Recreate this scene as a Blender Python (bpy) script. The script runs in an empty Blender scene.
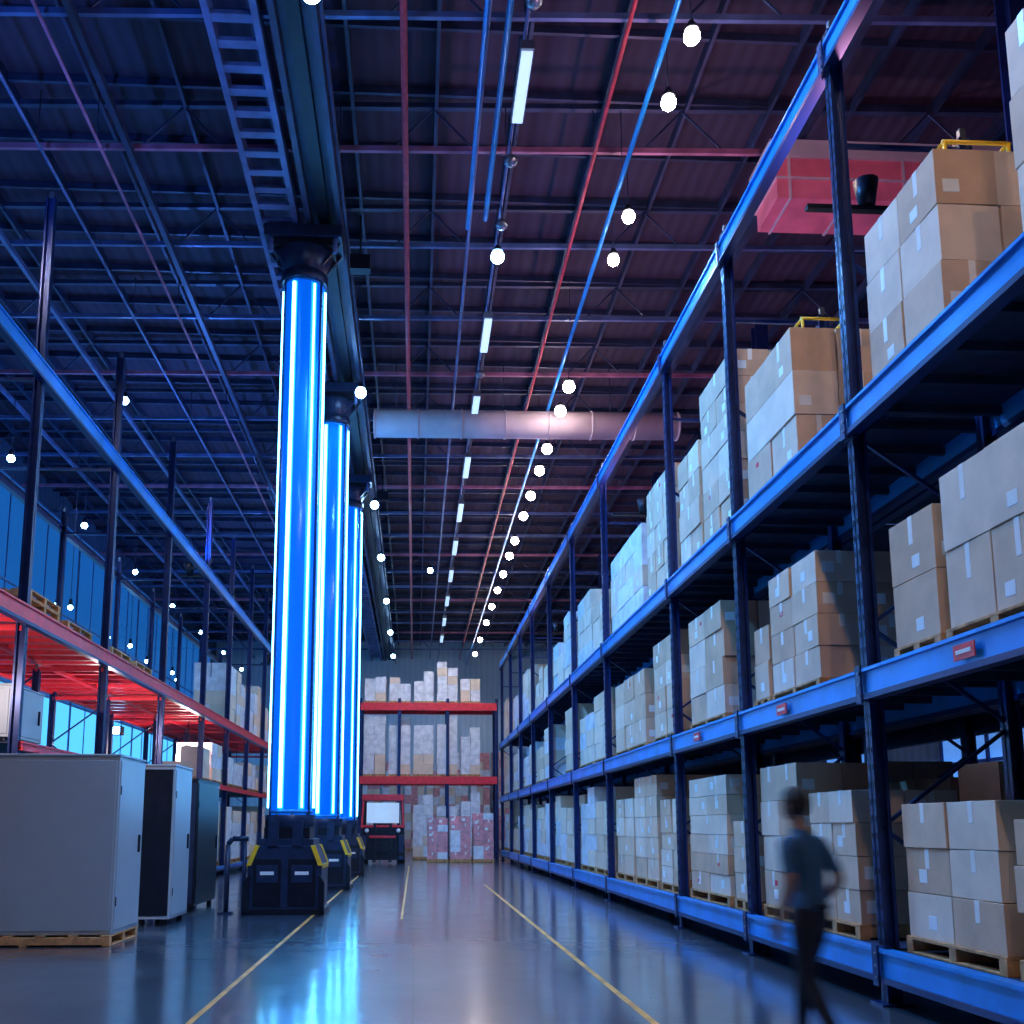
import bpy, math, random
from mathutils import Vector, Matrix
random.seed(7)
S=bpy.context.scene
COL=S.collection

# ------------------------------------------------------------------ materials
def mat(name,col,rough=.5,metal=0.,emit=None,es=0.,var=0.,vscale=6.,bump=0.,bscale=40.,spec=None,col2=None):
    m=bpy.data.materials.new(name); m.use_nodes=True
    nt=m.node_tree; b=nt.nodes['Principled BSDF']
    b.inputs['Base Color'].default_value=(*col,1)
    b.inputs['Roughness'].default_value=rough
    b.inputs['Metallic'].default_value=metal
    if spec is not None: b.inputs['Specular IOR Level'].default_value=spec
    if emit:
        b.inputs['Emission Color'].default_value=(*emit,1); b.inputs['Emission Strength'].default_value=es
    tc=nt.nodes.new('ShaderNodeTexCoord')
    if var>0 or col2:
        n=nt.nodes.new('ShaderNodeTexNoise'); n.inputs['Scale'].default_value=vscale; n.inputs['Detail'].default_value=4
        nt.links.new(tc.outputs['Object'],n.inputs['Vector'])
        r=nt.nodes.new('ShaderNodeValToRGB')
        r.color_ramp.elements[0].position=.35; r.color_ramp.elements[1].position=.65
        c2=col2 if col2 else tuple(min(1,c*(1+var)) for c in col)
        c1=tuple(c*(1-var) for c in col)
        r.color_ramp.elements[0].color=(*c1,1); r.color_ramp.elements[1].color=(*c2,1)
        nt.links.new(n.outputs['Fac'],r.inputs['Fac']); nt.links.new(r.outputs['Color'],b.inputs['Base Color'])
    if bump>0:
        n2=nt.nodes.new('ShaderNodeTexNoise'); n2.inputs['Scale'].default_value=bscale
        nt.links.new(tc.outputs['Object'],n2.inputs['Vector'])
        bp=nt.nodes.new('ShaderNodeBump'); bp.inputs['Strength'].default_value=bump; bp.inputs['Distance'].default_value=.02
        nt.links.new(n2.outputs['Fac'],bp.inputs['Height']); nt.links.new(bp.outputs['Normal'],b.inputs['Normal'])
    return m

M={}
M['post']=mat('rack_post_navy',(.010,.028,.13),.35,.3,var=.25)
M['beam']=mat('rack_beam_blue',(.02,.30,.85),.30,.15,var=.15,vscale=2)
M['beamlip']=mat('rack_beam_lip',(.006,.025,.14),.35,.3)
M['deck']=mat('rack_deck',(.02,.035,.09),.6,.2,var=.3)
M['red']=mat('rack_beam_red',(.92,.035,.06),.4,.0,var=.12)
M['steel']=mat('roof_steel',(.035,.05,.12),.45,.3,var=.3,vscale=2)
M['steell']=mat('roof_steel_light',(.11,.16,.36),.4,.3,var=.3,vscale=2)
M['steelp']=mat('roof_steel_oxide',(.40,.14,.26),.45,.1,var=.3,vscale=2)
M['redpipe']=mat('red_pipe',(.55,.06,.10),.4,.0,var=.2)
M['duct']=mat('duct_metal',(.62,.50,.58),.55,.0,var=.12,vscale=1.5)
M['ductred']=mat('duct_red',(.90,.18,.28),.5,.0,var=.2,vscale=1.5)
M['card']=mat('cardboard',(.76,.53,.37),.75,var=.08,vscale=3,bump=.1)
M['card2']=mat('cardboard_pale',(.84,.65,.50),.75,var=.08,vscale=3,bump=.1)
M['card3']=mat('cardboard_dark',(.68,.44,.29),.75,var=.10,vscale=3,bump=.1)
M['white']=mat('wrapped_carton',(.84,.82,.86),.30,var=.15,vscale=4,bump=.3,bscale=15)
M['pink']=mat('pink_carton',(.78,.32,.34),.4,var=.2,vscale=4,bump=.3,bscale=15)
M['tape']=mat('packing_tape',(.92,.86,.80),.3,var=.05)
M['label']=mat('paper_label',(.88,.88,.86),.6,var=.03)
M['wood']=mat('pallet_wood',(.60,.30,.12),.75,var=.3,vscale=8,bump=.2)
M['cab']=mat('cabinet_paint',(.42,.50,.56),.4,.1,var=.04,vscale=1.5)
M['dark']=mat('dark_metal',(.012,.016,.03),.4,.5,var=.2)
M['navy']=mat('machine_navy',(.018,.035,.09),.35,.3,var=.2)
M['yellow']=mat('safety_yellow',(.95,.55,.03),.45,var=.1)
M['linepaint']=mat('floor_line_paint',(.75,.38,.07),.4,var=.3,vscale=3)
M['rubber']=mat('rubber',(.01,.01,.012),.8,var=.1)
M['chrome']=mat('housing_metal',(.25,.27,.33),.3,.8,var=.1)
M['shell']=mat('column_shell_blue',(.01,.13,.75),.22,.1,emit=(.0,.13,.85),es=.75,var=.05)
M['diff']=mat('column_light_diffuser',(.03,.25,.9),.3,.0,emit=(.01,.30,1.),es=1.1,var=.01)  # emissive strip paints the wide glow around each tube
M['neon']=mat('neon_tube',(.1,.5,1),.3,0,emit=(.13,.60,1.),es=12.,var=.01)
M['bulbw']=mat('bulb_warm',(1,.9,.8),.3,0,emit=(1,.82,.72),es=60,var=.01)
M['bulbb']=mat('bulb_blue',(.8,.9,1),.3,0,emit=(.30,.62,1),es=45,var=.01)
M['fluo']=mat('fluorescent_tube',(.8,.9,1),.3,0,emit=(.42,.62,.9),es=1.1,var=.01)
M['winglow']=mat('window_pane_glow',(.3,.5,.8),.2,0,emit=(.05,.22,.7),es=.7,var=.05)
M['hallglass']=mat('backlit_glass',(.02,.08,.2),.12,0,emit=(.006,.09,.34),es=.9,var=.05)  # emission stands in for the hazy blue glow of the left hall
M['hallglass2']=mat('backlit_glass_bright',(.02,.08,.2),.12,0,emit=(.07,.42,.9),es=1.5,var=.05)  # brighter copy, paints the paler haze low in the hall
M['glass']=mat('lit_windscreen',(.35,.45,.6),.08,.0,emit=(.6,.8,1),es=.45,var=.05)  # emission paints the bright look of the windscreen, which is no lamp
M['sign']=mat('sign_red',(.8,.04,.06),.4,var=.05)
M['skin']=mat('skin',(.30,.17,.13),.5,var=.06,vscale=12)
M['shirt']=mat('shirt_blue',(.02,.09,.20),.8,var=.15,vscale=8,bump=.3,bscale=14)
M['trous']=mat('trousers_dark',(.008,.011,.028),.8,var=.15,vscale=8,bump=.3,bscale=14)
M['shoe']=mat('shoe_black',(.01,.01,.01),.5,var=.1)
M['hair']=mat('hair_black',(.010,.008,.008),.6,var=.2,vscale=60,bump=.6,bscale=90)
M['eye']=mat('eye_white',(.7,.7,.7),.2,var=.02)
M['lip']=mat('lips',(.38,.13,.10),.5,var=.05)

def floor_mat():
    m=bpy.data.materials.new('polished_epoxy_floor'); m.use_nodes=True; nt=m.node_tree; b=nt.nodes['Principled BSDF']
    tc=nt.nodes.new('ShaderNodeTexCoord')
    n=nt.nodes.new('ShaderNodeTexNoise'); n.inputs['Scale'].default_value=.6; n.inputs['Detail'].default_value=8
    nt.links.new(tc.outputs['Object'],n.inputs['Vector'])
    r=nt.nodes.new('ShaderNodeValToRGB'); r.color_ramp.elements[0].position=.3; r.color_ramp.elements[1].position=.7
    r.color_ramp.elements[0].color=(.03,.05,.08,1); r.color_ramp.elements[1].color=(.07,.10,.14,1)
    nt.links.new(n.outputs['Fac'],r.inputs['Fac'])
    br=nt.nodes.new('ShaderNodeTexBrick'); br.offset=0; br.inputs['Scale'].default_value=1
    br.inputs['Brick Width'].default_value=4.; br.inputs['Row Height'].default_value=4.; br.inputs['Mortar Size'].default_value=.012
    br.inputs['Color1'].default_value=(1,1,1,1); br.inputs['Color2'].default_value=(1,1,1,1); br.inputs['Mortar'].default_value=(.45,.45,.45,1)
    nt.links.new(tc.outputs['Object'],br.inputs['Vector'])
    mx=nt.nodes.new('ShaderNodeMixRGB'); mx.blend_type='MULTIPLY'; mx.inputs[0].default_value=1
    nt.links.new(r.outputs['Color'],mx.inputs[1]); nt.links.new(br.outputs['Color'],mx.inputs[2])
    nt.links.new(mx.outputs['Color'],b.inputs['Base Color'])
    n2=nt.nodes.new('ShaderNodeTexNoise'); n2.inputs['Scale'].default_value=1.6; n2.inputs['Detail'].default_value=6
    nt.links.new(tc.outputs['Object'],n2.inputs['Vector'])
    mr=nt.nodes.new('ShaderNodeMapRange'); mr.inputs['To Min'].default_value=.22; mr.inputs['To Max'].default_value=.40
    nt.links.new(n2.outputs['Fac'],mr.inputs['Value']); nt.links.new(mr.outputs['Result'],b.inputs['Roughness'])
    mr2=nt.nodes.new('ShaderNodeMapRange'); mr2.inputs['To Min'].default_value=.06; mr2.inputs['To Max'].default_value=.20
    nt.links.new(n2.outputs['Fac'],mr2.inputs['Value']); nt.links.new(mr2.outputs['Result'],b.inputs['Coat Roughness'])
    n3=nt.nodes.new('ShaderNodeTexNoise'); n3.inputs['Scale'].default_value=2.6; n3.inputs['Detail'].default_value=3
    nt.links.new(tc.outputs['Object'],n3.inputs['Vector'])
    bp=nt.nodes.new('ShaderNodeBump'); bp.inputs['Strength'].default_value=.16; bp.inputs['Distance'].default_value=.02
    nt.links.new(n3.outputs['Fac'],bp.inputs['Height']); nt.links.new(bp.outputs['Normal'],b.inputs['Normal']); nt.links.new(bp.outputs['Normal'],b.inputs['Coat Normal'])
    b.inputs['Specular IOR Level'].default_value=1.0
    b.inputs['Specular Tint'].default_value=(.8,.92,1,1)
    b.inputs['Coat Weight'].default_value=1.; b.inputs['Coat IOR'].default_value=1.9
    return m
def ribbed(name,c1,c2,scale,axis,rough=.6):
    m=bpy.data.materials.new(name); m.use_nodes=True; nt=m.node_tree; b=nt.nodes['Principled BSDF']
    tc=nt.nodes.new('ShaderNodeTexCoord'); w=nt.nodes.new('ShaderNodeTexWave'); w.bands_direction=axis
    w.inputs['Scale'].default_value=scale
    nt.links.new(tc.outputs['Object'],w.inputs['Vector'])
    r=nt.nodes.new('ShaderNodeValToRGB'); r.color_ramp.elements[0].color=(*c1,1); r.color_ramp.elements[1].color=(*c2,1)
    nt.links.new(w.outputs['Fac'],r.inputs['Fac']); nt.links.new(r.outputs['Color'],b.inputs['Base Color'])
    bp=nt.nodes.new('ShaderNodeBump'); bp.inputs['Strength'].default_value=.3; bp.inputs['Distance'].default_value=.03
    nt.links.new(w.outputs['Fac'],bp.inputs['Height']); nt.links.new(bp.outputs['Normal'],b.inputs['Normal'])
    b.inputs['Roughness'].default_value=rough
    return m
M['floor']=floor_mat()
M['ceil']=ribbed('ceiling_deck',(.035,.022,.055),(.045,.03,.07),1.2,'X',.8)
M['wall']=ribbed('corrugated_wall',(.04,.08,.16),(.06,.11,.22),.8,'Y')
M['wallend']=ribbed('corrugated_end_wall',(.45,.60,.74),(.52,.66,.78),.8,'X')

# ------------------------------------------------------------------ mesh builder
class MB:
    def __init__(s): s.v=[];s.f=[];s.m=[];s.slots=[];s.sm=[]
    def mi(s,k):
        if k not in s.slots: s.slots.append(k)
        return s.slots.index(k)
    def box(s,x0,x1,y0,y1,z0,z1,k,rot=0.,piv=None):
        i=len(s.v); c=[(x0,y0,z0),(x1,y0,z0),(x1,y1,z0),(x0,y1,z0),(x0,y0,z1),(x1,y0,z1),(x1,y1,z1),(x0,y1,z1)]
        if rot:
            cx,cy=piv if piv else ((x0+x1)/2,(y0+y1)/2); ca,sa=math.cos(rot),math.sin(rot)
            c=[(cx+(a-cx)*ca-(b-cy)*sa,cy+(a-cx)*sa+(b-cy)*ca,z) for a,b,z in c]
        s.v+=c; mi=s.mi(k)
        for f in ((3,2,1,0),(4,5,6,7),(0,1,5,4),(1,2,6,5),(2,3,7,6),(3,0,4,7)):
            s.f.append([i+j for j in f]); s.m.append(mi); s.sm.append(False)
    def bar(s,p0,p1,w,h,k):
        p0=Vector(p0);p1=Vector(p1);d=(p1-p0).normalized()
        up=Vector((0,0,1)) if abs(d.z)<.95 else Vector((0,1,0))
        a=d.cross(up).normalized(); b=a.cross(d).normalized(); i=len(s.v); mi=s.mi(k)
        for p in (p0,p1):
            for sx,sy in ((-1,-1),(1,-1),(1,1),(-1,1)): s.v.append(tuple(p+a*sx*w/2+b*sy*h/2))
        for f in ((0,1,2,3),(7,6,5,4),(0,4,5,1),(1,5,6,2),(2,6,7,3),(3,7,4,0)):
            s.f.append([i+j for j in f]); s.m.append(mi); s.sm.append(False)
    def cyl(s,p0,p1,r0,k,r1=None,n=12,cap=True):
        if r1 is None:r1=r0
        p0=Vector(p0);p1=Vector(p1);d=(p1-p0).normalized()
        up=Vector((0,0,1)) if abs(d.z)<.95 else Vector((0,1,0))
        a=d.cross(up).normalized(); b=a.cross(d).normalized(); i=len(s.v); mi=s.mi(k)
        for p,r in ((p0,r0),(p1,r1)):
            for j in range(n):
                t=2*math.pi*j/n; s.v.append(tuple(p+a*math.cos(t)*r+b*math.sin(t)*r))
        for j in range(n):
            s.f.append([i+j,i+(j+1)%n,i+n+(j+1)%n,i+n+j]); s.m.append(mi); s.sm.append(True)
        if cap:
            s.f.append([i+j for j in range(n)][::-1]); s.m.append(mi); s.sm.append(False)
            s.f.append([i+n+j for j in range(n)]); s.m.append(mi); s.sm.append(False)
    def ball(s,c,rx,ry,rz,k,n=12,q=8):
        i=len(s.v); mi=s.mi(k)
        for a in range(q+1):
            ph=math.pi*a/q
            for j in range(n):
                t=2*math.pi*j/n
                s.v.append((c[0]+rx*math.sin(ph)*math.cos(t),c[1]+ry*math.sin(ph)*math.sin(t),c[2]+rz*math.cos(ph)))
        for a in range(q):
            for j in range(n):
                s.f.append([i+a*n+j,i+(a+1)*n+j,i+(a+1)*n+(j+1)%n,i+a*n+(j+1)%n]); s.m.append(mi); s.sm.append(True)
    def prism(s,pts,y0,y1,k):
        i=len(s.v);n=len(pts);mi=s.mi(k)
        for y in (y0,y1):
            for x,z in pts:s.v.append((x,y,z))
        for j in range(n):
            s.f.append([i+j,i+(j+1)%n,i+n+(j+1)%n,i+n+j]);s.m.append(mi);s.sm.append(False)
        s.f.append([i+j for j in range(n)]);s.m.append(mi);s.sm.append(False)
        s.f.append([i+n+j for j in range(n)][::-1]);s.m.append(mi);s.sm.append(False)
    def obj(s,name,bevel=0,parent=None,seg=1,loc=None,rotz=0):
        me=bpy.data.meshes.new(name+'_mesh')
        o=bpy.data.objects.new(name,me)
        me.from_pydata(s.v,[],s.f)
        for k in s.slots: me.materials.append(M[k])
        me.polygons.foreach_set('material_index',s.m); me.polygons.foreach_set('use_smooth',s.sm)
        import bmesh
        bm=bmesh.new(); bm.from_mesh(me); bmesh.ops.recalc_face_normals(bm,faces=bm.faces); bm.to_mesh(me); bm.free()
        me.update(); COL.objects.link(o)
        if bevel:
            b=o.modifiers.new('bevel','BEVEL'); b.width=bevel; b.segments=seg; b.limit_method='ANGLE'
        if parent:o.parent=parent
        if loc:o.location=loc
        o.rotation_euler[2]=rotz
        return o
def empty(name,loc=(0,0,0),rotz=0):
    o=bpy.data.objects.new(name,None); o.location=loc; o.rotation_euler[2]=rotz; o.empty_display_size=.2; COL.objects.link(o); return o

# ------------------------------------------------------------------ shell
XL,XR,YB,YF,H=-14.,13.,-10.,70.,14.5
def shell(name,a,k):
    m=MB(); m.box(*a,k); return m.obj(name)
shell('floor',(XL,XR,YB,YF,-.2,0),'floor')
shell('ceiling',(XL,XR,YB,YF,H,H+.2),'ceil')
shell('wall_left',(XL-.2,XL,YB,YF,-.2,H+.2),'wall')
shell('wall_right',(XR,XR+.2,YB,YF,-.2,H+.2),'wall')
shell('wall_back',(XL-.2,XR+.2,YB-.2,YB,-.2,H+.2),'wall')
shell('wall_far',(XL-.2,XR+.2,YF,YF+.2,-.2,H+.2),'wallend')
wi=0
for y in (6,13,20,27):
    wi+=1
    m=MB(); m.box(XR-.04,XR-.01,y,y+4,2.3,3.7,'winglow')
    for k in range(5): m.box(XR-.10,XR-.005,y+k-.04,y+k+.04,2.25,3.75,'post')
    for z in (2.25,3.0,3.75): m.box(XR-.10,XR-.005,y-.05,y+4.05,z-.04,z+.04,'post')
    m.obj('window_%d'%wi)
for y in range(14,68,9):  # added glowing panels imitate the hazy light on the left
    wi+=1
    m=MB(); m.box(XL+.01,XL+.04,y,y+8.9,6.4,13.4,'hallglass'); m.box(XL+.01,XL+.04,y,y+8.9,2.6,6.35,'hallglass2')
    for k in range(6): m.box(XL+.005,XL+.08,y+k*1.78-.015,y+k*1.78+.015,2.5,13.4,'steell')
    for z in (2.55,6.38,9.8,13.4): m.box(XL+.005,XL+.08,y-.05,y+8.95,z-.03,z+.03,'steell')
    m.obj('window_%d'%wi)

def line(name,x,y0,y1,w=.07):
    m=MB(); m.box(x-w/2,x+w/2,y0,y1,0,.003,'linepaint'); m.obj(name)
line('floor_line',1.87,2,27,.06); line('floor_line',-1.73,2,33,.05); line('floor_line',-.2,17,40,.04)

# ------------------------------------------------------------------ roof structure
m=MB()
for i in range(27):
    y=1.3+i*3.0-9
    if y>69: break
    dy=.5
    kk='steelp' if i%3==2 else 'steell'
    m.bar((XL+.01,y+dy,13.5),(XR-.01,y-dy,13.5),.07,.10,kk)
    m.bar((XL+.01,y+dy,14.35),(XR-.01,y-dy,14.35),.10,.10,'steel')
    n=18
    for j in range(n):
        t0=j/n; t1=(j+.5)/n; t2=(j+1)/n
        P=lambda t,z:(XL+.05+(XR-XL-.1)*t,y+dy-2*dy*t,z)
        if j%3!=0: continue
        m.bar(P(t0,13.5),P(t1,14.3),.03,.03,'steel'); m.bar(P(t1,14.3),P(t2,13.5),.03,.03,'steel')
m.obj('roof_truss')
m=MB()
for i in range(18):
    x=XL+.8+i*1.5
    m.box(x-.03,x+.03,YB+.01,YF-.01,14.25,14.49,'steel')
for i in range(54):
    y=YB+.5+i*1.5
    if y<YF-.2: m.box(XL+.01,XR-.01,y-.03,y+.03,14.35,14.49,'steel')
m.obj('roof_purlin')
m=MB()
for x,w,h in ((-5.1,.10,.15),(-8.4,.08,.12),(-11.3,.08,.12),(6.6,.10,.2),(9.8,.08,.15)):
    m.box(x-w/2,x+w/2,YB+.01,YF-.01,13.22,13.22+h,'steel' if x>-6 else 'steell')
m.obj('roof_longitudinal_beam')
def pipe(name,x,z,r,k,y0=YB+.02,y1=YF-.02):
    m=MB(); m.cyl((x,y0,z),(x,y1,z),r,k,n=10)
    y=y0+2
    while y<y1-1:
        m.cyl((x,y,z),(x,y,14.2),.010,'steel',n=6); y+=6
    m.obj(name)
pipe('sprinkler_pipe',-.25,13.30,.055,'redpipe'); pipe('sprinkler_pipe',3.1,13.30,.035,'redpipe'); pipe('sprinkler_pipe',-5.6,13.30,.03,'steelp')
pipe('conduit',1.0,13.3,.035,'steell'); pipe('conduit',1.3,13.3,.05,'beam',4,18); pipe('conduit',.95,13.1,.04,'beam',4,18); pipe('conduit',-6.6,13.2,.03,'steell')
pipe('conduit',3.60,12.92,.045,'beam'); pipe('conduit',1.53,12.95,.03,'steell'); pipe('conduit',-1.4,12.95,.03,'steel')
m=MB()
m.box(-3.15,-3.05,YB+.01,YF-.01,13.12,13.45,'steell'); m.box(-2.45,-2.35,YB+.01,YF-.01,13.12,13.45,'steell')
y=YB+.5
while y<YF-1: m.box(-3.05,-2.45,y,y+.16,13.15,13.22,'steell'); y+=.5
m.box(-2.2,-1.5,YB+.01,YF-.01,13.38,13.45,'steel'); m.box(-2.2,-2.1,YB+.01,YF-.01,13.12,13.4,'steel'); m.box(-1.6,-1.5,YB+.01,YF-.01,13.12,13.4,'steel')
m.box(-1.95,-1.75,YB+.01,YF-.01,13.2,13.38,'dark')
m.obj('overhead_girder')
m=MB()
m.cyl((-1.2,26.4,12.55),(7.2,26.2,12.55),.38,'duct',n=24)
for i in range(8):
    x=-1.2+i*1.2; m.cyl((x,26.4-.024*i*1.2,12.55),(x+.05,26.4-.024*i*1.2,12.55),.40,'duct',n=24)
for x in (-.6,2.4,5.4): m.cyl((x,26.4,12.9),(x,26.4,14.3),.015,'steel',n=6)
m.obj('ventilation_duct')
m=MB()
m.box(6.1,9.4,15.3,16.3,12.1,12.85,'ductred'); m.box(6.0,12.98,15.25,16.35,12.85,13.17,'duct')
for i in range(4): m.box(6.3+i*1.0,6.34+i*1.0,15.27,16.33,12.08,12.85,'duct')
m.box(6.05,9.45,15.26,16.34,12.45,12.48,'duct')
m.obj('crane_girder')
for y in (11.6,21.6,31.6,41.6,51.6):
    m=MB(); x=8.0
    m.box(x-.02,x+.02,y-.14,y+.14,0,13.15,'post')
    m.box(x-.15,x+.15,y-.16,y-.13,0,13.15,'post'); m.box(x-.15,x+.15,y+.13,y+.16,0,13.15,'post')
    m.box(x-.25,x+.25,y-.25,y+.25,0,.04,'post')
    m.obj('steel_column')

# ------------------------------------------------------------------ racks
def hbeam(m,x,y0,y1,z,k='beam',lip='beamlip',h=.26,side=-1):
    m.box(x-.03,x+.03,y0,y1,z-h/2+.02,z+h/2-.02,k)
    m.box(x-.06,x+.06,y0,y1,z+h/2-.03,z+h/2,k)
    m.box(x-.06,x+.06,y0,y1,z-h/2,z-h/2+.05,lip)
def upright(m,x,y,z1,w=.13):
    m.box(x-w/2,x+w/2,y-.012,y+.012,0,z1,'post')
    m.box(x-w/2,x-w/2+.03,y-.06,y+.06,0,z1,'post'); m.box(x+w/2-.03,x+w/2,y-.06,y+.06,0,z1,'post')
    m.box(x-.14,x+.14,y-.12,y+.12,0,.02,'post')
    m.box(x-.03,x+.03,y-.03,y+.03,z1,z1+.12,'chrome')
def frame(m,x0,x1,y,z1,zb=None):
    upright(m,x0,y,z1); upright(m,x1,y,zb or z1)
    z=.6;f=0
    while z<min(z1,7.0)-.9:
        a,b=(x0,x1) if f else (x1,x0)
        m.bar((a,y,z),(b,y,z+.9),.04,.03,'post'); z+=.9; f=1-f
    m.bar((x0,y,.4),(x1,y,.4),.04,.04,'post'); m.bar((x0,y,(zb or z1)-.1),(x1,y,(zb or z1)-.1),.04,.04,'post')
YP=[1.8,5.3,8.7,12.14,15.36,21.0,25.4,30.0,34.5,38.6,42.6,46.9]
LV=[.33,2.76,5.24]
m=MB()
for y in YP:
    frame(m,4.1,5.35,y,9.35,8.2)
for y0,y1 in zip(YP[:-1],YP[1:]):
    for z in LV+[9.05]:
        for x in (4.04,5.41): 
            if z>9 and x>5: continue
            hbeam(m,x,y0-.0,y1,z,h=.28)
    for z in LV:
        n=max(3,int((y1-y0)/.55))
        for j in range(n):
            yy=y0+.2+(y1-y0-.4)*j/(n-1)
            m.box(4.07,5.38,yy-.03,yy+.03,z+.02,z+.10,'deck')
        m.box(4.09,5.36,y0+.07,y1-.07,z+.10,z+.13,'deck')
for y in YP:
    for z in LV+[9.05]:
        m.box(4.02,4.075,y-.09,y+.09,z-.17,z+.17,'post')
        m.box(3.965,3.985,y-.05,y+.05,z-.17,z+.17,'post')
        for dz in(-.1,0,.1): m.cyl((3.955,y-.02,z+dz),(3.97,y-.02,z+dz),.014,'chrome',n=8)
    zz=.35
    if y<22:
        while zz<9.2:
            m.box(4.030,4.036,y-.045,y-.03,zz,zz+.05,'dark'); m.box(4.030,4.036,y+.03,y+.045,zz,zz+.05,'dark'); zz+=.15
for y,z in ((6.95,2.76),(10.6,2.76),(13.9,2.76)):
    m.box(3.965,3.975,y-.14,y+.14,z-.055,z+.06,'sign'); m.box(3.96,3.965,y-.10,y+.10,z-.012,z+.018,'label')
m.obj('pallet_rack')
m=MB()
for y in YP[::1]: frame(m,5.65,6.9,y,6.6)
for y0,y1 in zip(YP[:-1],YP[1:]):
    for z in LV:
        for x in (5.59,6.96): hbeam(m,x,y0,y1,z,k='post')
    for z in LV: m.box(5.64,6.91,y0+.07,y1-.07,z+.10,z+.13,'deck')
m.obj('pallet_rack')

YQ=[7.4,11.6,15.8,20.0,24.6,29.3,33.2,37.2,41.0,45.0]
m=MB()
for i,y in enumerate(YQ):
    upright(m,-6.2,y,12.0 if i<3 else 11.2,.15); upright(m,-7.5,y,4.6); upright(m,-8.8,y,9.3)
    m.bar((-6.2,y,8.75),(-8.8,y,8.75),.05,.05,'post'); m.bar((-6.2,y,4.6),(-8.8,y,4.6),.05,.08,'red')
    for a in range(2): m.bar((-7.5,y,.5+a*2),(-8.8,y,1.5+a*2),.04,.03,'post'); m.bar((-8.8,y,1.5+a*2),(-7.5,y,2.5+a*2),.04,.03,'post')
for y0,y1 in zip(YQ[:-1],YQ[1:]):
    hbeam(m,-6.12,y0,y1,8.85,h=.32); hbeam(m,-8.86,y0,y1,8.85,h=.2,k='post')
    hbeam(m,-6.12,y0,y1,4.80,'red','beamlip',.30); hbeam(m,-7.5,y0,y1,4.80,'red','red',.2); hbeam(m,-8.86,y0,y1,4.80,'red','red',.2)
    if y0>15:
        hbeam(m,-6.12,y0,y1,2.75,'red','red',.14); hbeam(m,-8.86,y0,y1,2.75,'red','red',.14)
    n=7
    for j in range(n):
        yy=y0+.25+(y1-y0-.5)*j/(n-1); m.box(-8.83,-6.15,yy-.09,yy+.09,4.74,4.89,'red')
    m.box(-8.8,-6.2,y0+.1,y1-.1,4.90,4.93,'deck')
    if y0>15: m.box(-8.8,-6.2,y0+.1,y1-.1,2.80,2.82,'deck')
    hbeam(m,-6.12,y0,y1,.22,'beam','beamlip',.14); m.box(-8.8,-6.2,y0+.1,y1-.1,.26,.29,'deck')
m.obj('pallet_rack')
m=MB()
XE=[-2.6,-.75,1.55,3.9]
for x in XE:
    for y in (47.6,49.2):
        m.box(x-.07,x+.07,y-.07,y+.07,0,7.6,'post')
for z in (3.7,7.2):
    for y in(47.53,49.27):
        m.box(XE[0],XE[-1],y-.04,y+.04,z-.18,z+.18,'red')
    m.box(XE[0],XE[-1],47.5,49.3,z+.12,z+.16,'deck')
    for i in range(12): m.box(-2.5+i*.53,-2.42+i*.53,47.5,49.3,z,z+.12,'red')
m.obj('pallet_rack')

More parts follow.
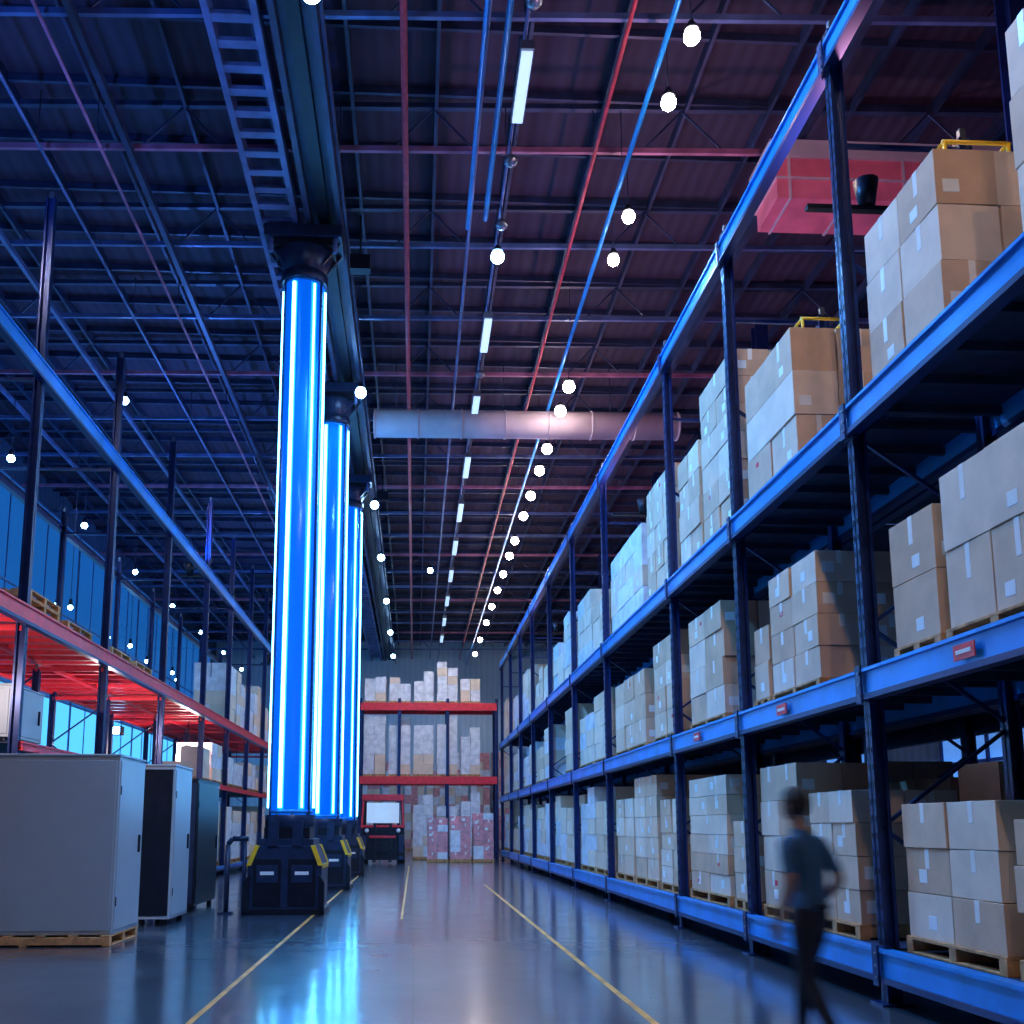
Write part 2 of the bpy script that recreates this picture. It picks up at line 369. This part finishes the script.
# ------------------------------------------------------------------ pallet stacks
def pallet(m,x0,x1,y0,y1,z):
    w=(x1-x0);l=(y1-y0)
    for i in range(3):
        yy=y0+(l-.1)*i/2; m.box(x0,x1,yy,yy+.1,z+.02,z+.115,'wood')
    for i in range(3):
        xx=x0+(w-.1)*i/2; m.box(xx,xx+.1,y0,y1,z,z+.02,'wood')
    n=6
    for i in range(n):
        xx=x0+(w-.12)*i/(n-1); m.box(xx,xx+.12,y0,y1,z+.115,z+.14,'wood')
def stack(x0,x1,y0,y1,z0,h,cards=('card','card2','card3'),ny=2,nx=2,bev=0.,lh=.42,ragged=.3,name='palletized_boxes',tape=True):
    m=MB(); pallet(m,x0,x1,y0,y1,z0)
    z=z0+.14; hh=h-.14
    L=max(1,round(hh/lh)); lh=hh/L
    for l in range(L):
        nny=ny if (l%2==0 or ny==1) else max(1,ny+random.choice((0,0,-1)))
        for a in range(nx):
            for b in range(nny):
                if l==L-1 and L>1 and random.random()<ragged*.6: continue
                bx0=x0+.02+(x1-x0-.04)*a/nx; bx1=x0+.02+(x1-x0-.04)*(a+1)/nx-.012
                by0=y0+.02+(y1-y0-.04)*b/nny; by1=y0+.02+(y1-y0-.04)*(b+1)/nny-.012
                j=lambda s=.012:random.uniform(-s,s)
                dx,dy=j(),j(); r=random.uniform(-.02,.02)
                bx0+=dx;bx1+=dx;by0+=dy;by1+=dy; za=z+l*lh; zb=za+lh-.006
                k=random.choice(cards); piv=((bx0+bx1)/2,(by0+by1)/2)
                m.box(bx0,bx1,by0,by1,za,zb,k,r,piv)
                if tape:
                    e=.003
                    cy=(by0+by1)/2; cx=(bx0+bx1)/2
                    if random.random()<.75:
                        m.box(bx0-e,bx0+.01,cy-.035,cy+.035,zb-lh*.45,zb+e,'tape',r,piv)
                        m.box(bx0,bx1,cy-.035,cy+.035,zb-.004,zb+e,'tape',r,piv)
                    if random.random()<.6: m.box(cx-.03,cx+.03,by0-e,by0+.01,zb-lh*.4,zb+e,'tape',r,piv)
                    if random.random()<.45:
                        yl=by0+(by1-by0)*random.uniform(.15,.7); m.box(bx0-e,bx0+.01,yl,yl+.13,za+.08,za+.19,'label',r,piv)
                    if random.random()<.1:
                        yl=by0+(by1-by0)*random.uniform(.15,.6); m.box(bx0-e,bx0+.01,yl,yl+.09,zb-.16,zb-.10,'sign',r,piv)
                    if random.random()<.35: m.box(bx0+.06,bx0+.2,by0-e,by0+.01,za+.1,za+.22,'label',r,piv)
    return m.obj(name,bevel=bev)
Z1,Z2,Z3=LV[0]+.13,LV[1]+.13,LV[2]+.13
F0,F1=4.16,5.25
stack(F0,F1,7.2,8.5,Z3,1.62,bev=.012,lh=.45,ragged=0)
stack(F0,F1,5.42,6.2,Z3,1.75,bev=.012,lh=.48,ragged=0)
stack(F0,F1,10.3,11.9,Z3,1.70,bev=.01,lh=.48,ragged=0)
stack(F0,F1,12.3,13.9,Z3,2.45,bev=.01,ragged=.0)
stack(F0,F1,14.0,15.2,Z3,1.85,bev=.01,ragged=.0)
stack(F0,F1,15.6,17.4,Z3,2.1,ragged=.3,ny=3)
stack(F0,F1,17.8,20.8,Z3,1.75,ny=4,cards=('white','card2'))
stack(F0,F1,6.2,7.52,Z2,1.38,bev=.012,lh=.65,ragged=0)
stack(F0,F1,7.6,8.38,Z2,1.22,bev=.012,ny=1,lh=.58,ragged=0)
stack(F0,F1,5.42,6.1,Z2,1.3,bev=.012,lh=.4,ragged=0)
stack(F0,F1,10.0,11.4,Z2,1.50,bev=.01,lh=.35,ragged=0)
stack(F0,F1,11.45,12.0,Z2,1.0,bev=.01,ny=1,ragged=0)
stack(F0,F1,13.2,14.9,Z2,1.7,bev=.01,lh=.36,ragged=.3)
stack(F0,F1,15.5,17.2,Z2,1.75,lh=.4,ragged=.1)
stack(F0,F1,17.9,20.6,Z2,1.5,ny=3,lh=.4)
stack(F0,F1,7.05,8.5,Z1,1.24,bev=.012,lh=.38,ragged=0)
stack(F0,F1,5.45,6.9,Z1,1.1,bev=.012,lh=.38,ragged=0)
stack(F0,F1,9.4,10.55,Z1,1.4,bev=.012,lh=.31,ragged=0)
stack(F0,F1,10.8,12.0,Z1,1.75,bev=.01,lh=.4,ragged=0)
stack(F0,F1,12.35,13.1,Z1,1.45,bev=.01,lh=.3,ragged=.2,ny=1)
stack(F0,F1,13.3,15.2,Z1,1.75,bev=.01,lh=.29,ragged=.1)
stack(F0,F1,15.5,17.0,Z1,1.5,lh=.3)
stack(F0,F1,17.2,19.0,Z1,1.95,lh=.35)
stack(F0,F1,19.1,20.8,Z1,1.6,lh=.35)
for bi in range(5,11):
    y0,y1=YP[bi],YP[bi+1]; mid=(y0+y1)/2
    for z,(a,b) in zip((Z1,Z2,Z3),((1.4,2.0),(1.2,1.8),(1.4,2.1))):
        for p,q in ((y0+.15,mid-.1),(mid+.05,y1-.2)):
            if random.random()<.08: continue
            stack(F0,F1,p,q,z,random.uniform(a,b),cards=random.choice((('card','card2'),('white','card2'),('white','card2'))),tape=False,lh=.4)
for z in (Z1,Z2,Z3): stack(F0,F1,2.2,3.6,z,1.4); stack(F0,F1,3.75,5.05,z,1.6)
for bi in range(1,11):
    y0,y1=YP[bi],YP[bi+1]; mid=(y0+y1)/2
    for zi,z in enumerate((Z1,Z2,Z3)):
        if zi==0 or (zi==1 and bi>2 and bi%2) or (zi==2 and bi>4):
            for p,q in ((y0+.15,mid-.05),(mid+.05,y1-.15)):
                stack(5.72,6.8,p,q,z,random.uniform(1.5,1.95) if zi==0 else random.uniform(.9,1.3),tape=False,lh=.45,cards=('card','card3'),ragged=.1)
def tubeframe(x0,x1,y,z,h):
    m=MB(); r=.018
    for yy in(y,y+.7):
        m.cyl((x0,yy,z),(x0,yy,z+h),r,'yellow',n=8); m.cyl((x1,yy,z),(x1,yy,z+h),r,'yellow',n=8); m.cyl((x0-.02,yy,z+h),(x1+.02,yy,z+h),r,'yellow',n=8)
    for xx in (x0,x1): m.cyl((xx,y,z+h),(xx,y+.7,z+h),r,'yellow',n=8)
    m.obj('tube_frame')
tubeframe(4.4,4.95,7.4,Z3+1.62-.002,.2); tubeframe(4.4,4.9,10.5,Z3+1.7-.002,.2)

def lowpallets(x0,x1,y0,y1,z,n):
    m=MB()
    for i in range(n): pallet(m,x0+random.uniform(-.03,.03),x1,y0+random.uniform(-.03,.03),y1,z+i*.145)
    m.obj('pallet_stack')
lowpallets(-7.4,-6.3,16.3,17.7,4.93,3); lowpallets(-7.4,-6.3,18.1,19.5,4.93,2); lowpallets(-7.4,-6.3,20.8,22.2,4.93,2); lowpallets(-7.4,-6.3,12.8,14.2,4.93,2); lowpallets(-7.4,-6.3,22.6,24,4.93,2)
for bi in range(4,9):
    y0,y1=YQ[bi],YQ[bi+1]; mid=(y0+y1)/2
    for z,a,b in ((.29,1.5,2.1),(2.82,.8,1.3),(4.93,1.3,2.2)):
        for p,q in ((y0+.2,mid-.1),(mid+.1,y1-.2)):
            if z>4 and bi<6: continue
            if 1<z<4 and bi<5: continue
            stack(-7.4,-6.25,p,q,z,random.uniform(a,b),cards=('white','card2'),tape=False,name='palletized_boxes')
x=-2.45
while x<3.1:
    w=random.uniform(.85,1.1); w=min(w,3.8-x)
    for z,a,b in ((0,2.8,3.3),(3.86,2.2,3.0),(7.36,1.1,2.2)):
        if z==0 and x<-.6: continue
        stack(x,x+w,47.75,49.1,z,random.uniform(a,b),cards=('white','white','white','white','card2'),nx=2,ny=2,lh=.45,tape=False,ragged=.8)
    x+=w+.12
x=-5
while x<6:
    stack(x,x+1.3,66.5,68,0,random.uniform(5.,6.5),cards=('white','card2','pink'),nx=3,tape=False,lh=.55); x+=1.45
for x in (.55,1.55,2.55):
    stack(x,x+.93,44.0,45.1,0,random.uniform(1.9,2.15),cards=('pink','pink','pink','white'),nx=2,lh=.3,ragged=.4)

# ------------------------------------------------------------------ neon columns
for ci,y in enumerate((18.5,25.5,32.5)):
    x=-2.25; e=empty('neon_column',(x,y,0))
    m=MB()
    m.cyl((0,0,1.7),(0,0,12.1),.38,'shell',n=48)
    for a in (-62,62,115,180,245):
        t=math.radians(a); px,py=math.sin(t)*.385,-math.cos(t)*.385
        m.box(px-.02,px+.02,py-.02,py+.02,1.7,12.1,'beamlip',t)
    for z in (1.75,12.0): m.cyl((0,0,z),(0,0,z+.06),.395,'beam',n=40)
    m.obj('shaft',parent=e)
    m=MB()
    for a in (-22,36,95,150,210,265):
        t=math.radians(a); px,py=math.sin(t)*.365,-math.cos(t)*.365
        m.box(px-.06,px+.06,py-.025,py+.025,1.82,11.98,'diff',t)
        px,py=math.sin(t)*.40,-math.cos(t)*.40
        m.cyl((px,py,1.85),(px,py,11.95),.034 if a!=36 else .018,'neon',n=10)
    m.obj('neon_tubes',parent=e)
    m=MB()
    m.cyl((0,0,12.05),(0,0,12.25),.46,'navy',n=24); m.cyl((0,0,12.25),(0,0,12.7),.38,'navy',r1=.55,n=24)
    m.box(-.75,.75,-.5,.5,12.85,13.1,'navy'); m.box(-.6,.6,-.42,.42,12.7,12.85,'dark')
    for sx in(-1,1):
        m.prism([(sx*.30,12.3),(sx*.72,12.85),(sx*.30,12.85)],-.25,-.19,'navy'); m.prism([(sx*.30,12.3),(sx*.72,12.85),(sx*.30,12.85)],.19,.25,'navy')
        m.cyl((sx*.62,-.4,12.55),(sx*.62,-.4,12.85),.05,'steell',n=10)
    m.obj('capital',parent=e,bevel=.01)
    m=MB()
    m.box(-.48,.48,-.55,.55,.12,1.30,'navy')
    m.prism([(-.64,.06),(.64,.06),(.64,.85),(.50,1.18),(-.50,1.18),(-.64,.85)],-.62,.62,'navy')
    m.box(-.4,.4,-.45,.45,1.28,1.5,'dark'); m.cyl((0,0,1.5),(0,0,1.72),.45,'navy',n=28)
    m.box(-.30,-.12,-.66,-.6,1.18,1.62,'navy'); m.box(.12,.30,-.66,-.6,1.18,1.62,'navy')
    for i in range(8):
        t=i*math.pi/4+.2; m.cyl((math.cos(t)*.36,math.sin(t)*.36,1.72),(math.cos(t)*.36,math.sin(t)*.36,1.8),.03,'chrome',n=8)
    for sx in(-1,1):
        for ya,yb in ((-.66,-.60),(.60,.66)):   # yellow chevron edges on the shoulders
            m.prism([(sx*.66,.84),(sx*.52,1.19),(sx*.44,1.19),(sx*.58,.84)],ya,yb,'yellow')
        m.box(sx*.64-.015,sx*.64+.015,-.6,.6,.78,.86,'yellow')
        m.prism([(sx*.60,.06),(sx*.70,.06),(sx*.70,.55),(sx*.60,.70)],-.72,-.60,'dark')
        m.box(sx*.30-.24,sx*.30+.24,-.635,-.62,.15,.95,'dark'); m.box(sx*.30-.18,sx*.30+.18,-.65,-.635,.55,.85,'navy')
        m.box(sx*.30-.12,sx*.30+.12,-.655,-.65,.68,.74,'label')
    m.box(-.70,.70,-.66,.66,0,.1,'dark')
    m.obj('pedestal',parent=e,bevel=.015)
m=MB(); r=.045
m.cyl((-3.3,18.2,0),(-3.3,18.2,1.2),r,'navy'); m.cyl((-3.3,18.2,1.2),(-3.22,18.2,1.3),r,'navy'); m.cyl((-3.22,18.2,1.3),(-2.94,18.2,1.3),r,'navy'); m.cyl((-3.0,18.2,1.3),(-3.0,18.2,.0),r*.8,'navy')
m.box(-3.42,-3.18,18.08,18.32,0,.03,'navy'); m.obj('guard_rail')

# ------------------------------------------------------------------ cabinets on the left
def cabinet(name,x0,x1,y0,y1,z0,z1,k='cab',door='cab',pal=True,legs=True):
    m=MB()
    if pal: pallet(m,x0-.02,x1+.0,y0-.05,y1,z0-.14)
    m.box(x0,x1,y0,y1,z0,z1,k)
    m.box(x0+.03,x1-.03,y0-.012,y0,z0+.05,z1-.05,door)
    m.box(x1,x1+.012,y0+.05,y1-.05,z0+.05,z1-.05,k)
    m.box(x0-.01,x1+.015,y0-.015,y1+.01,z1,z1+.03,k)
    for zz in(.35,z1-z0-.5): m.box(x1+.005,x1+.02,y0+.06,y0+.1,z0+zz,z0+zz+.12,'dark')
    m.box(x1+.01,x1+.04,y1-.25,y1-.21,(z0+z1)/2-.12,(z0+z1)/2+.12,'dark')
    if not pal:
        for xx in(x0+.1,x1-.1):
            for yy in(y0+.1,y1-.1): m.cyl((xx,yy,z0-.1),(xx,yy,z0),.05,'dark',n=10)
    return m.obj(name,bevel=.012)
cabinet('equipment_cabinet',-6.0,-3.86,13.35,14.6,.14,2.42)
cabinet('equipment_cabinet',-4.3,-3.76,16.0,17.2,.10,2.45,door='dark',pal=False)
cabinet('server_cabinet',-4.5,-3.95,18.6,20.6,.10,2.35,k='dark',door='navy',pal=False)
cabinet('equipment_cabinet',-8.7,-6.45,16.2,17.6,2.92,3.75,pal=False)

# ------------------------------------------------------------------ forklift
e=empty('forklift',(-1.35,44.0,0)); e.scale=(1.12,1,1.05)
m=MB()
m.box(-.75,.75,-.6,1.4,.35,1.15,'dark'); m.prism([(-.75,1.1),(.75,1.1),(.72,1.5),(-.72,1.5)],-.6,.3,'dark')
m.box(-.82,-.6,-.7,1.3,.12,1.1,'navy'); m.box(.6,.82,-.7,1.3,.12,1.1,'navy')
m.box(-.6,.6,-.66,-.6,.12,1.2,'dark'); m.box(-.78,.78,-.64,-.6,1.42,1.52,'red')
m.obj('body',parent=e,bevel=.03)
m=MB()
for sx in(-1,1):
    for yy in(-.5,1.0): m.bar((sx*.76,yy,1.1),(sx*.72,yy+.05,2.6),.10,.10,'dark')
    m.bar((sx*.80,-.56,1.4),(sx*.74,-.52,2.6),.07,.07,'red')
m.box(-.80,.80,-.62,1.15,2.52,2.76,'red'); m.box(-.62,.62,-.5,-.47,1.6,2.42,'glass'); m.box(-.35,.35,.3,.5,1.2,2.0,'dark')
m.ball((0,.3,2.1),.14,.14,.17,'dark')
m.obj('cab',parent=e)
m=MB()
for sx in(-1,1):
    for yy in(-.35,1.0): m.cyl((sx*.6,yy,.36),(sx*.84,yy,.36),.36,'rubber',n=20); m.cyl((sx*.84,yy,.36),(sx*.86,yy,.36),.17,'chrome',n=14)
    m.box(sx*.3-.05,sx*.3+.05,-.75,-.66,.1,1.6,'dark'); m.box(sx*.3-.06,sx*.3+.06,-1.6,-.75,.06,.11,'dark')
    m.ball((sx*.6,-.66,1.3),.08,.04,.08,'label',10,6)
m.box(-.5,.5,-.78,-.72,.4,.5,'dark'); m.box(-.5,.5,-.78,-.72,1.0,1.1,'red')
m.obj('wheels_and_mast',parent=e)

# ------------------------------------------------------------------ lamps
def addlight(name,loc,e,col,r=.12,par=None,typ='POINT',rot=None,spot=None):
    L=bpy.data.lights.new(name,typ); L.energy=e; L.color=col
    L.shadow_soft_size=r
    if spot: L.spot_size=spot; L.spot_blend=.5
    o=bpy.data.objects.new(name,L); o.location=loc; COL.objects.link(o)
    if rot:o.rotation_euler=rot
    if par:o.parent=par
    return o
def highbay(x,y,k,en,col,z=12.45,r=.125,top=13.5):
    e=empty('high_bay_lamp',(x,y,0)); m=MB()
    m.cyl((0,0,z+r*.8),(0,0,z+.24),r*.9,'dark',r1=.04,n=16); m.cyl((0,0,z+.24),(0,0,top),.010,'steel',n=6)
    m.ball((0,0,z),r,r,r,k,20,14); m.obj('lamp',parent=e)
    if en: addlight('lamp_light',(0,0,z-.03),en,col,r*1.03,e,'SPOT',spot=math.radians(160))
WARM=(1,.68,.46); BLUE=(.10,.40,1); CYAN=(.25,.6,1); NEUT=(.85,.86,1)
ys=[-2,3,8,12.3,13.6,16.5,17.9,23.6,25.1,27.8,29.6,32,34.2,37.3,39.5,42.5,45.5,49,53,58,63]
for i,y in enumerate(ys):
    en={0:3000,1:3000,2:2300,4:1500,6:1300,9:1500,12:1000,14:1000,16:1000,18:1800,20:3200}.get(i,0)
    highbay(3.8 if i>2 else 1.8,y,'bulbw',en,WARM if i<7 else NEUT,r=.115 if y<20 else .15)
for i,y in enumerate([4,11.8,24.2,33.2,40,48,56,64]):
    highbay(-1.45,y,'bulbb',1500,BLUE,r=.14)
highbay(1.53,17.9,'bulbb',2200,CYAN,r=.13); highbay(1.53,8.0,'bulbb',1500,CYAN,r=.13)
highbay(.6,42,'bulbb',4800,(.9,.93,1),r=.12)  # added lamp, put in to brighten the loads on the end rack
highbay(-7.6,13,'bulbb',1700,(.9,.84,.9),r=.1); highbay(-7.6,25,'bulbb',1700,(.9,.84,.9),r=.1)  # added lamps, put in to brighten the red left rack
for y in (14,20,26,32,38,44,50,56,62):
    highbay(-10.8,y,'bulbb',1300 if y%12==2 else 0,BLUE,z=11.2,r=.10)
for y in (17,23,29,35,41,47,53): highbay(-12.6,y,'bulbb',0,BLUE,z=9.2,r=.09)
for y in (22,28,34,40,46): highbay(-9.7,y,'bulbb',0,BLUE,z=7.6,r=.07)
for y in (26,): highbay(9.9,y,'bulbb',700,BLUE,z=8.5)
for y in (14.0,22.5,31.0,39.5):  # added lamps, no known source, light the red deck from below
    e=empty('under_deck_lamp',(-6.95,y,0)); m=MB()
    m.cyl((0,0,3.95),(0,0,4.74),.012,'dark',n=6); m.cyl((0,0,3.93),(0,0,3.98),.09,'dark',n=14); m.cyl((0,0,3.87),(0,0,3.93),.07,'fluo',n=14)
    m.obj('lamp',parent=e); addlight('lamp_light',(.0,0,3.82),170,(1,.82,.80),.06,e)
for (a,b) in ((5,6.6),(12.66,14.2),(20.3,21.9),(24.3,25.4),(28.6,30.4),(33,35),(37.5,39.5),(42,44),(47,49),(52,54),(57,59)):
    m=MB(); m.box(1.43,1.63,a,b,12.48,12.62,'chrome'); m.box(1.45,1.61,a+.05,b-.05,12.44,12.48,'fluo')
    m.cyl((1.53,a+.2,12.6),(1.53,a+.2,13.5),.01,'steel',n=6); m.cyl((1.53,b-.2,12.6),(1.53,b-.2,13.5),.01,'steel',n=6)
    m.obj('fluorescent_fixture')
for y in (11.9,15.2,17.0,23.2): 
    m=MB(); m.ball((1.53,y,12.55),.12,.12,.10,'chrome',14,8); m.cyl((1.53,y,12.6),(1.53,y,13.4),.015,'steel',n=6)
    m.obj('smoke_detector')
for y in (11.5,18.5,32.5):  # added floods with housings, put in for the blue wash
    e=empty('blue_floodlight',(-1.15,y-.2,12.4)); m=MB(); m.box(-.2,.2,-.12,.12,-.1,.2,'dark'); m.cyl((0,0,.2),(0,0,1.1),.02,'dark',n=6); m.obj('housing',parent=e)
    addlight('flood',(0.05,-.05,-.22),3000,(.08,.38,1),.08,e,'SPOT',(math.radians(5),math.radians(-32),0),spot=math.radians(125))
for y in (11.0,28.7,44.4):  # added uplights with housings, supply blue ambient light under the roof
    e=empty('blue_uplight',(-6.6,y,8.75)); m=MB(); m.cyl((0,0,0),(0,0,.35),.10,'dark',r1=.16,n=14); m.box(-.3,.5,-.04,.04,-.05,0,'dark'); m.obj('housing',parent=e)
    addlight('uplight',(0,0,.46),850,(.07,.26,1),.1,e,'SPOT',(math.radians(180),0,0),spot=math.radians(165))
for y in (9.5,20.0,33.0):   # added warm-pink uplights on the right rack, no such fixture known
    e=empty('warm_uplight',(4.75,y,8.0)); m=MB(); m.cyl((0,0,0),(0,0,.3),.08,'dark',r1=.13,n=14); m.box(-.66,.66,-.04,.04,-.05,0,'dark'); m.obj('housing',parent=e)
    addlight('uplight',(0,0,.40),380,(1,.42,.62),.1,e,'SPOT',(math.radians(180),0,0),spot=math.radians(160))
e=empty('wall_floodlight',(-8.95,30,4.2)); m=MB(); m.box(-.3,.3,-.15,.15,0,.25,'dark'); m.box(-.25,.25,-.17,-.15,.02,.22,'bulbb'); m.cyl((0,0,.25),(0,0,.6),.03,'dark'); m.obj('housing',parent=e)

# ------------------------------------------------------------------ walking worker
def person(loc,rotz):
    P=empty('walking_man',loc,rotz)
    J={'pel':(0,0,.95,.135,.115),'sp':(-.015,0,1.10,.125,.105),'ch':(-.04,0,1.30,.155,.115),'nb':(-.055,0,1.44,.10,.08),'nk':(-.075,0,1.51,.055,.055),'hd':(-.085,0,1.58,.05,.05),
     'sN':(-.04,-.175,1.40,.062,.062),'eN':(.04,-.235,1.13,.045,.045),'wN':(-.04,-.26,.90,.029,.029),'hN':(-.06,-.26,.85,.034,.02),
     'sF':(-.04,.175,1.40,.062,.062),'eF':(.06,.245,1.14,.045,.045),'wF':(-.12,.22,.97,.029,.029),'hF':(-.165,.21,.95,.034,.02),
     'pN':(.01,-.09,.88,.105,.10),'kN':(.02,-.10,.50,.066,.066),'cN':(.14,-.10,.32,.062,.06),'aN':(.27,-.10,.13,.042,.042),'tN':(.15,-.105,.045,.04,.03),
     'pF':(-.02,.09,.88,.105,.10),'kF':(-.17,.10,.50,.066,.066),'cF':(-.19,.10,.32,.062,.06),'aF':(-.22,.10,.09,.042,.042),'tF':(-.37,.105,.04,.04,.03)}
    E=[('pel','sp'),('sp','ch'),('ch','nb'),('nb','nk'),('nk','hd')]
    for s in 'NF': E+=[('ch','s'+s),('s'+s,'e'+s),('e'+s,'w'+s),('w'+s,'h'+s),('pel','p'+s),('p'+s,'k'+s),('k'+s,'c'+s),('c'+s,'a'+s),('a'+s,'t'+s)]
    ks=list(J); me=bpy.data.meshes.new('b'); me.from_pydata([J[k][:3] for k in ks],[(ks.index(a),ks.index(b)) for a,b in E],[])
    o=bpy.data.objects.new('tmp',me); COL.objects.link(o)
    o.modifiers.new('s','SKIN'); sv=me.skin_vertices[0].data
    for i,k in enumerate(ks): sv[i].radius=(J[k][4],J[k][3]) if k in('pel','sp','ch') else (J[k][3],J[k][4])
    sv[0].use_root=True
    ss=o.modifiers.new('ss','SUBSURF'); ss.levels=2; ss.render_levels=2
    dg=bpy.context.evaluated_depsgraph_get(); me2=bpy.data.meshes.new_from_object(o.evaluated_get(dg))
    bpy.data.objects.remove(o)
    for k in('shirt','trous','skin','shoe'): me2.materials.append(M[k])
    def segd(p,a,b):
        a=Vector(J[a][:3]);b=Vector(J[b][:3]);t=max(0,min(1,(p-a).dot(b-a)/(b-a).length_squared)); return (p-a-(b-a)*t).length,t
    for f in me2.polygons:
        p=f.center; f.use_smooth=True; k=0
        if p.z<.97 and abs(p.y)<.2: k=1
        for s in 'NF':
            du,tu=segd(p,'s'+s,'e'+s); d,t=segd(p,'e'+s,'w'+s); d2,_=segd(p,'w'+s,'h'+s)
            if min(d,d2)<.075 and abs(p.y)>.17 and not(tu<.72 and du<d): k=2
            if segd(p,'a'+s,'t'+s)[0]<.07 and p.z<.16: k=3
        if p.z>1.49: k=2
        f.material_index=k
    b=bpy.data.objects.new('body',me2); COL.objects.link(b); b.parent=P
    for s,fw in (('N',Vector((-.25,0,-1))),('F',Vector((-1,-.1,-.6)))):
        fw=fw.normalized(); side=Vector((-1,0,0)) if s=='N' else Vector((0,0,1)); side=(side-fw*side.dot(fw)).normalized()
        nrm=fw.cross(side).normalized(); inn=nrm if nrm.y*(1 if s=='N' else -1)>0 else -nrm
        base=Vector(J['h'+s][:3]); vs=[];es=[];rad=[]
        vs.append(base-fw*.02);rad.append(.02)
        sd=side
        for i,(off,L) in enumerate(((-.030,.075),(-.010,.085),(.010,.08),(.029,.062))):
            off=-off
            p0=base+sd*off*.8; p1=base+fw*.035+sd*off; p2=p1+fw*L*.5+inn*.008; p3=p2+fw*L*.3+inn*.022; p4=p3+fw*L*.15+inn*.025
            n=len(vs); vs+=[p0,p1,p2,p3,p4]; rad+=[.012,.010,.009,.008,.006]; es+=[(0,n),(n,n+1),(n+1,n+2),(n+2,n+3),(n+3,n+4)]
        n=len(vs); t0=base+sd*.02; vs+=[t0,t0+sd*.03+fw*.02+inn*.01,t0+sd*.035+fw*.05+inn*.02]; rad+=[.013,.010,.008]; es+=[(0,n),(n,n+1),(n+1,n+2)]
        mh=bpy.data.meshes.new('hand_mesh'); mh.from_pydata([tuple(v) for v in vs],es,[]); ho=bpy.data.objects.new('hand',mh); COL.objects.link(ho)
        ho.modifiers.new('s','SKIN')
        for i,r in enumerate(rad): mh.skin_vertices[0].data[i].radius=(r,r)
        mh.skin_vertices[0].data[0].use_root=True
        q=ho.modifiers.new('ss','SUBSURF'); q.levels=1;q.render_levels=2; mh.materials.append(M['skin']); ho.parent=P
    m=MB(); c=(-.10,0,1.655); m.ball(c,.098,.077,.118,'skin',40,30)
    o=m.obj('head',parent=P)
    for v in o.data.vertices:
        d=Vector(v.co)-Vector(c); nx,ny,nz=d.x/.098,d.y/.077,d.z/.118
        if nz<0 : v.co.y=c[1]+d.y*(1-.28*(-nz)); 
        if nz<-.2 and nx<0: v.co.x-=.014*(-nz)
        if nz<0 and nx>0: v.co.x-=.03*nx*(-nz)
        if nx<-.6:
            g=math.exp(-((ny)/.16)**2-((nz+.12)/.16)**2); v.co.x-=.022*g
            for s in(-1,1): v.co.x+=.012*math.exp(-((ny-s*.4)/.2)**2-((nz-.08)/.13)**2)
            v.co.x-=.006*math.exp(-(ny/.3)**2-((nz+.5)/.1)**2); v.co.x-=.008*math.exp(-(ny/.3)**2-((nz+.85)/.15)**2)
    m=MB()
    for s in(-1,1):
        m.ball((c[0]+.012,s*.078,c[2]-.005),.02,.01,.032,'skin',12,10); m.ball((c[0]-.083,s*.030,c[2]+.008),.012,.013,.010,'eye',12,10); m.ball((c[0]-.093,s*.030,c[2]+.008),.004,.006,.006,'hair',8,6)
        m.ball((c[0]-.088,s*.030,c[2]+.032),.008,.02,.005,'hair',10,6)
    m.ball((c[0]-.094,0,c[2]-.058),.008,.022,.007,'lip',12,8)
    m.obj('face_features',parent=P)
    m=MB(); m.ball((c[0]+.008,0,c[2]+.012),.106,.086,.122,'hair',36,26); o=m.obj('hair',parent=P)
    for v in o.data.vertices:
        d=Vector(v.co)-Vector(c); nx,nz=d.x/.1,d.z/.12
        lim=.45 if nx<-.3 else (-.1 if nx<.2 else -.6)
        if nz<lim or (nx<-.55 and nz<.62): v.co=Vector(c)+d*.80
    m=MB(); m.cyl((0,0,.955),(0,0,.99),.14,'dark',n=24,cap=True); o=m.obj('belt',parent=P)
    for v in o.data.vertices: v.co.x*=.9
    return P
PM=person((2.70,6.85,0),math.radians(-62))
for f,d in ((0,-.15),(1,0),(2,.15)):
    PM.location=(2.70-d*.85,6.85+d*.5,0); PM.keyframe_insert('location',frame=f)
for fc in PM.animation_data.action.fcurves:
    for kp in fc.keyframe_points: kp.interpolation='LINEAR'
S.frame_set(1)
S.render.use_motion_blur=True; S.render.motion_blur_shutter=.6

# ------------------------------------------------------------------ world, camera, view
w=bpy.data.worlds.new('World'); S.world=w; w.use_nodes=True
w.node_tree.nodes['Background'].inputs[0].default_value=(.01,.03,.1,1)
w.node_tree.nodes['Background'].inputs[1].default_value=.5
cam=bpy.data.cameras.new('camera'); co=bpy.data.objects.new('camera',cam); COL.objects.link(co)
cam.sensor_width=36; cam.lens=36*1000/1024; cam.shift_x=.046; cam.shift_y=.155; cam.clip_end=300
co.location=(0,0,1.5); co.rotation_euler=(math.radians(90+8.9),0,math.radians(-2.86))
S.camera=co
S.view_settings.view_transform='Standard'
S.view_settings.exposure=.15
